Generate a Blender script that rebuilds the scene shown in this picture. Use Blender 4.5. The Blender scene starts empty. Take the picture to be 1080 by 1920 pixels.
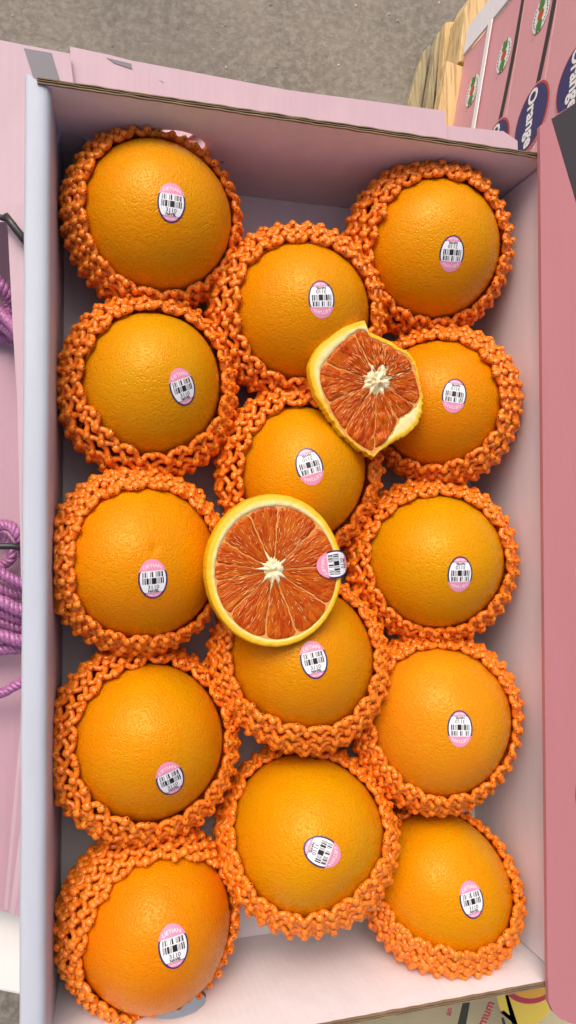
import bpy, math, random
import numpy as np
from mathutils import Vector, Matrix, noise
random.seed(7); np.random.seed(7)
scene = bpy.context.scene
COL = scene.collection
RZ = 1.10                      # height of the fruit box rim above the ground

# ------------------------------------------------------------------ camera
def rodrigues(r):
    r = np.array(r); t = np.linalg.norm(r); k = r/t
    K = np.array([[0, -k[2], k[1]], [k[2], 0, -k[0]], [-k[1], k[0], 0]])
    return np.eye(3) + math.sin(t)*K + (1-math.cos(t))*K@K
CR = rodrigues([3.06541183e-02, -2.77450184e-01, -2.39329061e-04])
CP = np.array([-1.39798104e-01, 1.77815732e-02, 4.14635238e-01 + RZ])
FPX = 1437.4
BW, BL, BD = 0.300, 0.5089, 0.1015     # inside of the box
cd = bpy.data.cameras.new('camera'); cam = bpy.data.objects.new('camera', cd); COL.objects.link(cam)
M4 = np.eye(4); M4[:3, :3] = CR; M4[:3, 3] = CP
cam.matrix_world = Matrix(M4.tolist())
cd.sensor_fit = 'VERTICAL'; cd.sensor_height = 24.0
cd.lens = FPX/1920*24.0
cd.clip_start = 0.01; cd.clip_end = 200
scene.camera = cam

# ------------------------------------------------------------------ light
SUN_EL, SUN_AZ = 50, 335               # the soft light comes from above the far end of the box
w = bpy.data.worlds.new('World'); scene.world = w; w.use_nodes = True
nt = w.node_tree; bg = nt.nodes['Background']
sky = nt.nodes.new('ShaderNodeTexSky'); sky.sky_type = 'NISHITA'; sky.sun_disc = False
sky.sun_elevation = math.radians(SUN_EL); sky.sun_rotation = math.radians(SUN_AZ)
sky.air_density = 0.7; sky.dust_density = 7.0; sky.ozone_density = 0.6
nt.links.new(sky.outputs[0], bg.inputs[0]); bg.inputs[1].default_value = 0.15
sd = bpy.data.lights.new('sun', 'SUN'); sun = bpy.data.objects.new('sun', sd); COL.objects.link(sun)
sd.energy = 0.95; sd.angle = math.radians(34); sd.color = (1.0, 0.95, 0.89)
a, e = math.radians(SUN_AZ), math.radians(SUN_EL)
sdir = Vector((math.sin(a)*math.cos(e), math.cos(a)*math.cos(e), math.sin(e)))
sun.rotation_euler = sdir.to_track_quat('Z', 'Y').to_euler()
scene.view_settings.view_transform = 'Standard'; scene.view_settings.look = 'None'
scene.view_settings.exposure = 0.14; scene.view_settings.gamma = 1.0
try: scene.view_settings.use_curve_mapping = False
except Exception: pass

# ------------------------------------------------------------------ helpers
def ray(x, y):
    d = CR @ np.array([(x-540)/FPX, -(y-960)/FPX, -1.0])
    return d/np.linalg.norm(d)
def at(x, y, z):                       # point where a line of sight meets the height z above the rim
    d = ray(x, y); t = (RZ + z - CP[2])/d[2]
    return CP + d*t
def on_plane(x, y, p0, n):
    d = ray(x, y); return CP + d*(np.dot(p0-CP, n)/np.dot(d, n))
def nrm(v):
    v = np.asarray(v, float); return v/np.linalg.norm(v)

class MB:
    def __init__(s): s.v = []; s.f = []; s.m = []; s.uv = None
    def add(s, vs, fs, mi=0):
        o = len(s.v); s.v += [tuple(map(float, p)) for p in vs]
        s.f += [tuple(i+o for i in q) for q in fs]; s.m += [mi]*len(fs)
    def box(s, lo, hi, mi=0, frame=None):
        x0, y0, z0 = lo; x1, y1, z1 = hi
        P = [(x0,y0,z0),(x1,y0,z0),(x1,y1,z0),(x0,y1,z0),(x0,y0,z1),(x1,y0,z1),(x1,y1,z1),(x0,y1,z1)]
        if frame is not None:
            o, ax, ay, az = frame
            P = [o + ax*p[0] + ay*p[1] + az*p[2] for p in P]
        s.add(P, [(0,3,2,1),(4,5,6,7),(0,1,5,4),(1,2,6,5),(2,3,7,6),(3,0,4,7)], mi)
    def prism(s, pts, up, mi=0):       # closed polygon pushed along the vector up
        n = len(pts); up = np.asarray(up)
        P = [np.asarray(p) for p in pts]; P2 = [p+up for p in P]
        s.add(P+P2, [tuple(range(n))[::-1], tuple(range(n, 2*n))] + [(i, (i+1) % n, n+(i+1) % n, n+i) for i in range(n)], mi)
    def tube(s, pts, r, k=8, mi=0, cap=True):
        pts = [np.asarray(p, float) for p in pts]; n = len(pts)
        rr = r if hasattr(r, '__len__') else [r]*n
        prev = None; V = []
        for i, p in enumerate(pts):
            t = nrm(pts[min(i+1, n-1)] - pts[max(i-1, 0)])
            if prev is None:
                h = np.array([0, 0, 1.0]) if abs(t[2]) < .9 else np.array([1.0, 0, 0])
                u = nrm(np.cross(t, h))
            else: u = nrm(prev - t*np.dot(prev, t))
            prev = u; b = np.cross(t, u)
            for j in range(k):
                a = 2*math.pi*j/k; V.append(p + (u*math.cos(a) + b*math.sin(a))*rr[i])
        F = [(i*k+j, i*k+(j+1) % k, (i+1)*k+(j+1) % k, (i+1)*k+j) for i in range(n-1) for j in range(k)]
        if cap: F += [tuple(range(k))[::-1], tuple((n-1)*k+j for j in range(k))]
        s.add(V, F, mi)
    def build(s, name, mats, parent=None, origin=None, smooth=False, bevel=0):
        me = bpy.data.meshes.new(name)
        v = np.array(s.v)
        if origin is None: origin = np.array([(v[:,0].min()+v[:,0].max())/2, (v[:,1].min()+v[:,1].max())/2, v[:,2].min()])
        origin = np.asarray(origin, float)
        me.from_pydata((v-origin).tolist(), [], s.f)
        if not isinstance(mats, (list, tuple)): mats = [mats]
        for m in mats: me.materials.append(m)
        if any(s.m): me.polygons.foreach_set('material_index', s.m)
        if smooth: me.polygons.foreach_set('use_smooth', [True]*len(s.f))
        if s.uv is not None:
            l = me.uv_layers.new(name='UVMap'); idx = np.empty(len(me.loops), int); me.loops.foreach_get('vertex_index', idx)
            l.data.foreach_set('uv', np.asarray(s.uv)[idx].ravel())
        me.update()
        o = bpy.data.objects.new(name, me); COL.objects.link(o)
        if parent is not None:
            o.parent = parent; o.location = Vector(origin) - world_loc(parent)
        else: o.location = origin
        if bevel:
            b = o.modifiers.new('bevel', 'BEVEL'); b.width = bevel; b.segments = 2; b.limit_method = 'ANGLE'
        return o
def world_loc(o):
    l = Vector(o.location)
    while o.parent is not None:
        o = o.parent; l = l + Vector(o.location)
    return l
def tag(o, label=None, cat=None, group=None, kind=None):
    if label: o['label'] = label
    if cat: o['category'] = cat
    if group: o['group'] = group
    if kind: o['kind'] = kind
    return o
def empty(name, loc):
    o = bpy.data.objects.new(name, None); COL.objects.link(o); o.location = loc; o.empty_display_size = .01; return o

# ------------------------------------------------------------------ materials
def mat(name, base, rough=.5, spec=.5, sss=0, sssr=(.01, .004, .002), coat=0):
    m = bpy.data.materials.new(name); m.use_nodes = True
    b = m.node_tree.nodes['Principled BSDF']
    b.inputs['Base Color'].default_value = (*base, 1); b.inputs['Roughness'].default_value = rough
    b.inputs['Specular IOR Level'].default_value = spec
    if sss:
        b.inputs['Subsurface Weight'].default_value = sss; b.inputs['Subsurface Radius'].default_value = sssr
        b.inputs['Subsurface Scale'].default_value = 1.0
    if coat: b.inputs['Coat Weight'].default_value = coat
    return m
class N:                                # small node-graph writer
    def __init__(s, m): s.m = m; s.t = m.node_tree; s.b = s.t.nodes['Principled BSDF']
    def new(s, typ, **kw):
        n = s.t.nodes.new(typ)
        for k, v in kw.items():
            if k.startswith('i_'): n.inputs[k[2:].replace('_', ' ')].default_value = v
            else: setattr(n, k, v)
        return n
    def link(s, a, b): s.t.links.new(a, b)
    def coord(s, which='Object', scale=(1,1,1), rot=(0,0,0)):
        c = s.new('ShaderNodeTexCoord'); mp = s.new('ShaderNodeMapping')
        mp.inputs['Scale'].default_value = scale; mp.inputs['Rotation'].default_value = rot
        s.link(c.outputs[which], mp.inputs[0]); return mp.outputs[0]
    def noise(s, vec, scale, detail=3, rough=.5, dist=0):
        n = s.new('ShaderNodeTexNoise'); n.inputs['Scale'].default_value = scale; n.inputs['Detail'].default_value = detail
        n.inputs['Roughness'].default_value = rough; n.inputs['Distortion'].default_value = dist
        s.link(vec, n.inputs['Vector']); return n.outputs['Fac']
    def voro(s, vec, scale, feature='F1', rnd=1):
        n = s.new('ShaderNodeTexVoronoi', feature=feature); n.inputs['Scale'].default_value = scale
        n.inputs['Randomness'].default_value = rnd; s.link(vec, n.inputs['Vector']); return n.outputs['Distance']
    def ramp(s, fac, stops):
        r = s.new('ShaderNodeValToRGB'); el = r.color_ramp.elements
        while len(el) < len(stops): el.new(.5)
        for q, (p, c) in zip(el, stops): q.position = p; q.color = (*c, 1) if len(c) == 3 else c
        s.link(fac, r.inputs[0]); return r.outputs[0]
    def mix(s, fac, a, b, mode='MIX'):
        n = s.new('ShaderNodeMix', data_type='RGBA', blend_type=mode)
        for i, v in ((0, fac), (6, a), (7, b)):
            if hasattr(v, 'is_output'): s.link(v, n.inputs[i])
            else: n.inputs[i].default_value = v if i == 0 else (*v, 1)
        return n.outputs[2]
    def math(s, op, a, b=0.0):
        n = s.new('ShaderNodeMath', operation=op)
        for i, v in enumerate((a, b)):
            if hasattr(v, 'is_output'): s.link(v, n.inputs[i])
            else: n.inputs[i].default_value = v
        return n.outputs[0]
    def bump(s, h, strength, dist, prev=None):
        n = s.new('ShaderNodeBump'); n.inputs['Strength'].default_value = strength; n.inputs['Distance'].default_value = dist
        s.link(h, n.inputs['Height'])
        if prev is not None: s.link(prev, n.inputs['Normal'])
        return n.outputs[0]
    def color(s, o): s.link(o, s.b.inputs['Base Color'])
    def normal(s, o): s.link(o, s.b.inputs['Normal'])
    def rough(s, o): s.link(o, s.b.inputs['Roughness'])

# orange peel: each fruit has its own tint (object colour); pores and wrinkles in the bump
peel = mat('orange_peel', (.8, .28, .005), .33, .36, sss=.3, sssr=(.010, .0022, .0003))
peel.node_tree.nodes['Principled BSDF'].inputs['Specular Tint'].default_value = (1, .72, .28, 1)
g = N(peel); v = g.coord('Object'); oi = g.new('ShaderNodeObjectInfo')
hs = g.new('ShaderNodeHueSaturation'); hs.inputs['Hue'].default_value = .515; hs.inputs['Value'].default_value = .92
g.link(oi.outputs['Color'], hs.inputs['Color'])
c = g.mix(g.ramp(g.noise(v, 22, 3, .55), [(.38, (0,0,0)), (.68, (1,1,1))]), oi.outputs['Color'], hs.outputs[0])
nv = g.noise(v, 90, 2)
wv = g.new('ShaderNodeVectorMath', operation='MULTIPLY_ADD')
nc = g.new('ShaderNodeTexNoise'); nc.inputs['Scale'].default_value = 300; g.link(v, nc.inputs['Vector'])
g.link(nc.outputs['Color'], wv.inputs[0]); wv.inputs[1].default_value = (.0012,)*3; g.link(v, wv.inputs[2])
por = g.voro(wv.outputs[0], 760, 'SMOOTH_F1')
pr = g.ramp(por, [(.08, (0,0,0)), (.42, (1,1,1))])
c = g.mix(g.math('MULTIPLY', g.ramp(por, [(.05, (1,1,1)), (.28, (0,0,0))]), .14), c, (.42, .10, .002))
sp = g.voro(v, 75); c = g.mix(g.math('MULTIPLY', g.ramp(sp, [(.018, (1,1,1)), (.035, (0,0,0))]), .5), c, (.25, .10, .01))
g.color(c)
b1 = g.bump(g.noise(v, 520, 2, .6), .38, .0007)
b2 = g.bump(pr, .65, .00032, b1)
b3 = g.bump(g.noise(v, 110, 2), .20, .0012, b2); g.normal(b3)
g.rough(g.ramp(g.noise(v, 60, 3), [(.3, (.20,)*3), (.7, (.30,)*3)]))

foam = mat('orange_foam', (.86, .155, .018), .34, .6, sss=.5, sssr=(.004, .0012, .0003))
g = N(foam); v = g.coord('Object')
g.color(g.mix(g.ramp(g.noise(v, 240, 3, .6), [(.35, (0,0,0)), (.7, (1,1,1))]), (.97, .185, .004), (.98, .28, .016)))
g.normal(g.bump(g.noise(v, 600, 2, .6), .15, .0006))
g.rough(g.ramp(g.noise(v, 500, 2), [(.35, (.2,)*3), (.65, (.42,)*3)]))

def card(name, base, rough=.5, rib=.06, wear=.04, axis='X', period=.0045):
    m = mat(name, base, rough, .35); g = N(m); v = g.coord('Object')
    dark = tuple(x*(1-wear*2.2) for x in base)
    g.color(g.mix(g.ramp(g.noise(g.coord('Object', (6, 1.2, 6)), 9, 4, .6), [(.3, (0,0,0)), (.7, (1,1,1))]), dark, base))
    wv = g.new('ShaderNodeTexWave', wave_type='BANDS', bands_direction=axis)
    wv.inputs['Scale'].default_value = .314/period; wv.inputs['Distortion'].default_value = 1.2; wv.inputs['Detail'].default_value = 1; wv.inputs['Detail Scale'].default_value = .3
    g.link(v, wv.inputs[0])
    b1 = g.bump(wv.outputs['Fac'], rib, .0006)
    g.normal(g.bump(g.noise(v, 130, 4, .6), .12, .0015, b1))
    return m
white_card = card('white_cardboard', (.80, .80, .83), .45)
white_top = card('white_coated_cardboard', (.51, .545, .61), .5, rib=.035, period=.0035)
pale_pink = card('pale_pink_cardboard', (.55, .405, .45), .55, axis='X')
deep_pink = card('pink_cardboard', (.465, .185, .20), .5, wear=.02)
black_print = mat('black_print', (.035, .028, .03), .45)
grey_print = mat('dark_grey_print', (.16, .155, .175), .5)
kraft = card('brown_kraft_paper', (.30, .21, .12), .8, wear=.2)
navy = mat('navy_print', (.035, .03, .13), .4)
red = mat('red_print', (.55, .05, .035), .4)
white_print = mat('white_print', (.82, .80, .80), .4)
green = mat('green_print', (.06, .22, .035), .5)
orange_print = mat('orange_print', (.45, .09, .02), .5)
st_pink = mat('sticker_pink', (.78, .27, .42), .35); st_white = mat('sticker_white', (.80, .80, .82), .32)
st_navy = mat('sticker_navy', (.035, .02, .10), .35); st_black = mat('sticker_black', (.012, .011, .012), .4)

concrete = mat('concrete', (.2, .18, .16), .85, .3); g = N(concrete); v = g.coord('Object')
c = g.ramp(g.noise(v, 5, 6, .65), [(.3, (.165, .145, .115)), (.7, (.265, .235, .19))])
c = g.mix(g.math('MULTIPLY', g.ramp(g.noise(v, 60, 4, .7), [(.44, (0,0,0)), (.62, (1,1,1))]), .75), c, (.31, .285, .24))
c = g.mix(g.math('MULTIPLY', g.ramp(g.voro(v, 42), [(.10, (1,1,1)), (.24, (0,0,0))]), .30), c, (.11, .095, .08))
c = g.mix(g.math('MULTIPLY', g.ramp(g.noise(v, 1.6, 3), [(.45, (0,0,0)), (.7, (1,1,1))]), .4), c, (.14, .12, .105))
g.color(c); g.normal(g.bump(g.noise(v, 70, 5, .7), .5, .006))
pebble = mat('pebble', (.45, .42, .36), .8); g = N(pebble); oc = g.noise(g.coord('Object'), 6, 1)
g.color(g.ramp(oc, [(.35, (.22, .19, .16)), (.65, (.55, .52, .45))]))

def wood_mat(name, a, b, rot):
    m = mat(name, a, .7, .3); g = N(m); v = g.coord('Object', (60, 6, 60), (0, 0, rot))
    n = g.noise(v, 1, 4, .6, .8); g.color(g.mix(g.math('MULTIPLY', g.ramp(g.noise(g.coord('Object', (160, 9, 160), (0, 0, rot)), 1, 4, .7), [(.5, (0,0,0)), (.62, (1,1,1))]), .6), g.ramp(n, [(.3, a), (.7, b)]), tuple(q*.45 for q in a))); g.normal(g.bump(n, .4, .0015)); return m
wood = wood_mat('new_pine_wood', (.62, .42, .18), (.74, .54, .27), .2)
old_wood = wood_mat('weathered_pine_wood', (.30, .25, .15), (.50, .41, .22), .2)

# cut fruit
pulp = mat('orange_pulp', (.6, .12, .02), .15, .34, sss=.5, sssr=(.008, .0018, .0003))
pulp.node_tree.nodes['Principled BSDF'].inputs['Specular Tint'].default_value = (1, .72, .45, 1)
g = N(pulp); uvn = g.new('ShaderNodeUVMap'); uvn.uv_map = 'UVMap'
mp = g.new('ShaderNodeMapping'); mp.inputs['Scale'].default_value = (1, .22, 1); g.link(uvn.outputs[0], mp.inputs[0])
ds = g.new('ShaderNodeTexNoise'); ds.inputs['Scale'].default_value = .35; ds.inputs['Detail'].default_value = 2; g.link(mp.outputs[0], ds.inputs['Vector'])
wv = g.new('ShaderNodeVectorMath', operation='MULTIPLY_ADD'); g.link(ds.outputs['Color'], wv.inputs[0]); wv.inputs[1].default_value = (2.2, 1.3, 0); g.link(mp.outputs[0], wv.inputs[2])
ed = g.voro(wv.outputs[0], .62, 'DISTANCE_TO_EDGE'); f1 = g.voro(wv.outputs[0], .62, 'SMOOTH_F1')
big = g.noise(mp.outputs[0], .28, 3)
c = g.ramp(big, [(.28, (.36, .030, .001)), (.52, (.48, .062, .002)), (.75, (.60, .155, .005))])
vc = g.new('ShaderNodeTexVoronoi'); vc.inputs['Scale'].default_value = .62; g.link(wv.outputs[0], vc.inputs['Vector'])
sx_ = g.new('ShaderNodeSeparateColor'); g.link(vc.outputs['Color'], sx_.inputs[0])
c = g.mix(g.math('MULTIPLY', g.ramp(sx_.outputs[0], [(.35, (0,0,0)), (.95, (1,1,1))]), .55), c, (.62, .16, .006))
c = g.mix(g.math('MULTIPLY', g.ramp(sx_.outputs[1], [(.5, (0,0,0)), (1, (1,1,1))]), .6), c, (.40, .032, .001))
st = g.noise(mp.outputs[0], 2.2, 3, .6)
c = g.mix(g.math('MULTIPLY', g.ramp(st, [(.55, (0,0,0)), (.75, (1,1,1))]), .25), c, (.72, .24, .03))
c = g.mix(g.math('MULTIPLY', g.ramp(ed, [(.0, (1,1,1)), (.035, (0,0,0))]), .30), c, (.80, .36, .08))
g.color(c)
b1 = g.bump(g.ramp(ed, [(0, (0,0,0)), (.25, (1,1,1))]), .5, .0008)
g.normal(g.bump(st, .4, .0006, b1))
pith = mat('pith', (.80, .70, .38), .55, .3, sss=.2, sssr=(.003, .002, .001))
g = N(pith); v = g.coord('Object'); n = g.noise(v, 350, 3, .6)
g.normal(g.bump(n, .4, .0008))
at_ = g.new('ShaderNodeAttribute', attribute_name='zest')
c = g.ramp(at_.outputs['Fac'], [(0, (.80, .68, .32)), (.22, (.82, .66, .18)), (.45, (.82, .53, .03)), (1, (.80, .40, .006))])
g.color(g.mix(g.math('MULTIPLY', g.ramp(n, [(.5, (0,0,0)), (.75, (1,1,1))]), .25), c, (.70, .45, .08)))
core_m = mat('core_pith', (.80, .72, .48), .5, .35, sss=.25, sssr=(.003, .002, .001))
g = N(core_m); v = g.coord('Object'); n = g.noise(v, 330, 3, .6)
g.color(g.ramp(n, [(.3, (.70, .48, .18)), (.55, (.82, .74, .48)), (.8, (.86, .80, .60))])); g.normal(g.bump(n, .6, .0015))
glint_m = mat('painted_glint', (.86, .44, .16), .2, .5)  # pale peach colour imitates wet highlights on the pulp
memb = mat('membrane', (.74, .31, .075), .3, .5, sss=.2, sssr=(.003, .0015, .0005))
scar_m = mat('stem_scar', (.09, .07, .02), .8)
rope_m = mat('purple_satin_cord', (.50, .14, .42), .35, .6)
g = N(rope_m); v = g.coord('Object'); n = g.noise(g.coord('Object'), 700, 2)
g.color(g.ramp(n, [(.3, (.27, .07, .21)), (.7, (.46, .19, .38))])); g.normal(g.bump(n, .4, .0004))
black_plastic = mat('black_plastic', (.03, .026, .026), .35)
cream = card('cream_printed_cardboard', (.80, .74, .48), .5, rib=.02)
mauve = card('mauve_pink_cardboard', (.50, .31, .375), .5)
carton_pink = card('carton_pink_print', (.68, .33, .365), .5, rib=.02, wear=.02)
board_white = card('white_corner_board', (.82, .79, .83), .5, rib=.0)
warm_white = card('warm_white_cardboard', (.88, .85, .80), .5, rib=.0)
table_m = wood_mat('dark_table_wood', (.10, .085, .07), (.14, .12, .10), 0)
yellow_print = mat('yellow_print', (.75, .55, .08), .45)
peach_print = mat('peach_print', (.70, .36, .05), .45)
crimson = mat('crimson_print', (.45, .05, .07), .5); olive = mat('dark_olive_print', (.05, .05, .03), .5)

# ------------------------------------------------------------------ setting
m = MB(); m.add([(-40, -40, 0), (40, -40, 0), (40, 40, 0), (-40, 40, 0)], [(0, 1, 2, 3)])
tag(m.build('ground', concrete, origin=(0, 0, 0)), kind='structure')
m = MB()
for i in range(420):                    # grit on the concrete
    x, y = random.uniform(-.5, 1.5), random.uniform(.5, 1.7); r = random.choice([.0015, .002, .003, .0045])*random.uniform(.7, 1.3)
    P = []
    for k in range(6):
        aa = k*math.pi/3 + random.uniform(-.3, .3); q = r*random.uniform(.7, 1.3); P.append((x+q*math.cos(aa), y+q*math.sin(aa), 0.0005))
    P.append((x+random.uniform(-.3, .3)*r, y, r*.8))
    m.add(P, [(k, (k+1) % 6, 6) for k in range(6)])
tag(m.build('grit', pebble, origin=(0, 0, 0)), 'small pale stones and grit scattered over the concrete', 'grit', kind='stuff')

# table that carries everything in the foreground
ZT = -.36
t = empty('market_table', (0, -.05, 0))
m = MB(); m.box((-.40, -.26, RZ+ZT-.03), (.42, .42, RZ+ZT)); m.build('tabletop', table_m, t)
for x in (-.37, .39):
    for y in (-.23, .39):
        m = MB(); m.box((x-.025, y-.025, 0), (x+.025, y+.025, RZ+ZT-.031)); m.build('leg', table_m, t)
tag(t, 'dark table hidden below the pink cardboard and the open fruit box', 'table')

# ------------------------------------------------------------------ open fruit box
box = empty('fruit_box', (0, 0, RZ-BD-.004))
tag(box, 'open white cardboard box with pink lid flap holding the netted oranges', 'box')
hx, hy = BW/2, BL/2; TW = .0024
zf, zr = RZ-BD, RZ
m = MB(); m.box((-hx-.0133, -hy-.004, zf-.004), (hx+.018, hy+.004, zf)); m.build('bottom', white_card, box)
def holed_wall(ysign):                  # end wall with an oval vent hole cut right through
    cx, cz, ra, rb = -.080, zf+.0575, .0190, .0170
    y0 = ysign*hy; y1 = ysign*(hy+TW)
    z0 = zf+.0006
    K = 48; m = MB()
    xs = [(-hx-.0070), (hx+.018)]
    outer = []
    for k in range(K):
        a = 2*math.pi*k/K; dx, dz = math.cos(a), math.sin(a)
        tx = ((xs[1]-cx)/dx if dx > 0 else (xs[0]-cx)/dx) if abs(dx) > 1e-9 else 1e9
        tz = ((zr-cz)/dz if dz > 0 else (z0-cz)/dz) if abs(dz) > 1e-9 else 1e9
        tt = min(tx, tz); outer.append((cx+dx*tt, cz+dz*tt))
    corners = [(xs[0], z0), (xs[0], zr), (xs[1], z0), (xs[1], zr)]
    for c in corners:                   # snap the nearest spoke to each corner
        k = min(range(K), key=lambda q: abs((math.atan2(c[1]-cz, c[0]-cx) - 2*math.pi*q/K + math.pi) % (2*math.pi) - math.pi))
        outer[k] = c
    inner = [(cx+ra*math.cos(2*math.pi*k/K)*(1+.015*math.sin(5*k)), cz+rb*math.sin(2*math.pi*k/K)) for k in range(K)]
    V = [(p[0], y0, p[1]) for p in outer] + [(p[0], y0, p[1]) for p in inner] + [(p[0], y1, p[1]) for p in outer] + [(p[0], y1, p[1]) for p in inner]
    F = []; mi = []
    for k in range(K):
        q = (k+1) % K
        F += [(k, q, K+q, K+k), (2*K+q, 2*K+k, 3*K+k, 3*K+q), (K+k, K+q, 3*K+q, 3*K+k), (q, k, 2*K+k, 2*K+q)]
        mi += [0, 1, 2, 2]
    m.add(V, F); m.m = mi
    o = m.build('end_wall', [white_card, deep_pink, kraft], box)
    # corrugated raw edge along the top of the wall: two paper faces with a wavy flute between
    e = MB(); x0, x1 = xs; zt = zr + .0002
    n = 260
    for off, th in ((0, .0006), (TW, .0006), (TW*.52, .0004)):
        yy = [y0 + ysign*(off + (.0004*noise.noise(Vector((i*.15, off*900, ysign))))) for i in range(n+1)]
        V = []; 
        for i in range(n+1):
            x = x0+(x1-x0)*i/n; hgt = zt + .0014 + .0006*noise.noise(Vector((i*.11, 4+off*700, 2*ysign)))
            V += [(x, yy[i]-th/2, zt), (x, yy[i]+th/2, zt), (x, yy[i]+th/2, hgt), (x, yy[i]-th/2, hgt)]
        e.add(V, [(i*4+a, i*4+b, i*4+4+b, i*4+4+a) for i in range(n) for a, b in ((0,1),(1,2),(2,3),(3,0))])
    for lo, hi in ((.0004, .0011), (.0014, .0021)):
        V = []; nn = 900
        for i in range(nn+1):
            x = x0+(x1-x0)*i/nn; y = y0+ysign*((lo+hi)/2 + (hi-lo)/2*math.sin(i*.62+lo*999))
            V += [(x, y, zt), (x, y, zt+.0010)]
        e.add(V, [(2*i, 2*i+2, 2*i+3, 2*i+1) for i in range(nn)])
    ce = e.build('corrugated_edge', kraft, o); tag(ce, kind='stuff')
    return o
holed_wall(1); holed_wall(-1)
# left side: wide hollow roll-over wall, white on top
m = MB()
prof = []
z0 = zf+.0006
prof = [(-hx+.006, z0), (-hx, RZ-.006), (-hx-.0006, RZ-.003), (-hx-.0022, RZ-.0008), (-hx-.0045, RZ), (-hx-.0112, RZ-.0003), (-hx-.0126, RZ-.001), (-hx-.0133, RZ-.003), (-hx-.0133, z0)]
ny = 24; V = []
for j in range(ny+1):
    for (x, z) in prof:
        ex = -.0006 + .0052*min(1, max(0, (-hx-.0070-x)/.004)); y = (-hy-ex) + 2*(hy+ex)*j/ny
        V.append((x + .0004*noise.noise(Vector((y*30, z*50, 1))), y, z))
k = len(prof)
m.add(V, [(j*k+i, j*k+i+1, (j+1)*k+i+1, (j+1)*k+i) for j in range(ny) for i in range(k-1)])
m.add([V[i] for i in range(k)], [tuple(range(k))]); m.add([V[ny*k+i] for i in range(k)], [tuple(range(k))[::-1]])
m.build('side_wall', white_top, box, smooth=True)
m = MB(); m.box((hx, -hy+.0006, zf+.0006), (hx+.018, hy-.0006, RZ-.0005)); m.build('side_wall', white_card, box, bevel=.0015)
# lid flap opened out to the right, resting over the right wall
zl = RZ+.0035
lidpx = [(1007, 241), (1016, 234), (1180, 130), (1250, 960), (1200, 2010), (1082, 1920), (1062, 1912), (1045, 1905), (1032, 1893), (1023, 1874), (1021, 1800), (1013, 960)]
def px_poly(pts, z): return [at(x, y, z) for x, y in pts]
m = MB(); m.prism(px_poly(lidpx, .0035), (0, 0, .003)); lid = m.build('lid_flap', deep_pink, box)
m = MB(); m.prism(px_poly([(1034, 223), (1090, 186), (1180, 140), (1180, 640), (1084, 392)], .0066), (0, 0, .0002)); m.build('printed_band', black_print, lid)
m = MB(); m.prism([at(1096+16*math.cos(a), 1075+26*math.sin(a), .0066) for a in np.linspace(0, 2*math.pi, 32, endpoint=False)], (0, 0, .0002)); m.build('printed_emblem', white_print, lid)
m = MB(); m.prism([at(1103+24*math.cos(a), 1490+60*math.sin(a), .0066) for a in np.linspace(0, 2*math.pi, 32, endpoint=False)], (0, 0, .0002)); m.build('printed_oval', navy, lid)

# ------------------------------------------------------------------ oranges and their nets
ORANGES = [  # sleeve centre x, y, half width, half height | visible fruit x, y, rx, ry | colour | sticker x, y, towards its top | description
 (294,413,172,160, 301,404,136,142, (0.702,0.247,.001), (322,379,2,-40), 'top left orange in foam net, sticker upright near the vent hole'),
 (804,471,154,157, 817,473,109,133, (0.702,0.247,.001), (848,476,-5,36), 'orange in the top right corner with upside-down sticker'),
 (560,588,155,164, 569,588,112,131, (0.684,0.232,.001), (603,561,2,36), 'topmost orange of the middle column, half tucked behind the torn orange piece'),
 (288,723,170,160, 292,718,133,120, (0.655,0.257,.002), (344,726,-12,-36), 'yellowish orange, second from the top in the left column'),
 (812,756,140,146, 824,758,106,122, (0.702,0.209,.001), (853,741,-5,34), 'orange partly covered by the torn orange piece, beside the right wall'),
 (562,890,155,150, 574,886,114,117, (0.684,0.242,.001), (580,875,10,34), 'orange directly above the round orange half with sticker upside down'),
 (264,1049,156,171, 279,1054,122,144, (0.713,0.223,.001), (287,1086,-2,-36), 'orange left of the cut half, third in the left column'),
 (811,1052,147,149, 821,1057,111,125, (0.675,0.261,.001), (862,1077,-2,34), 'yellow orange right of the cut half with pale specks'),
 (563,1228,159,166, 568,1222,123,137, (0.675,0.223,.001), (589,1237,-8,-36), 'orange partly covered by the lower edge of the cut half'),
 (281,1388,174,182, 287,1388,135,145, (0.694,0.232,.001), (321,1464,-10,-28), 'orange in the left column with a foreshortened sticker at its lower edge'),
 (815,1348,150,163, 827,1350,116,137, (0.715,0.232,.005), (864,1367,0,36), 'orange second from the bottom along the right wall'),
 (572,1556,164,170, 574,1557,131,147, (0.675,0.247,.001), (604,1597,32,13), 'orange with a dark stem scar and sideways sticker, bottom of the middle column'),
 (287,1728,174,176, 295,1750,146,150, (0.715,0.190,.001), (324,1773,-6,-40), 'deep orange fruit in the bottom left corner of the box'),
 (828,1655,142,158, 835,1654,115,134, (0.694,0.237,.001), (886,1688,-8,-34), 'orange in the bottom right corner of the box'),
]
NETLAB = ['orange foam net around the top left orange', 'orange foam net around the orange in the top right corner', 'foam net around the topmost orange of the middle column',
 'foam net around the yellowish second orange of the left column', 'foam net around the orange under the torn piece by the right wall', 'foam net around the orange just above the cut half',
 'foam net around the orange left of the cut half', 'foam net around the yellow orange right of the cut half', 'foam net around the orange below the cut half', 'foam net around the fourth orange of the left column',
 'foam net around the second orange from the bottom at the right wall', 'foam net around the orange with the dark stem scar', 'foam net around the deep orange in the bottom left corner', 'foam net around the orange in the bottom right corner']

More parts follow.
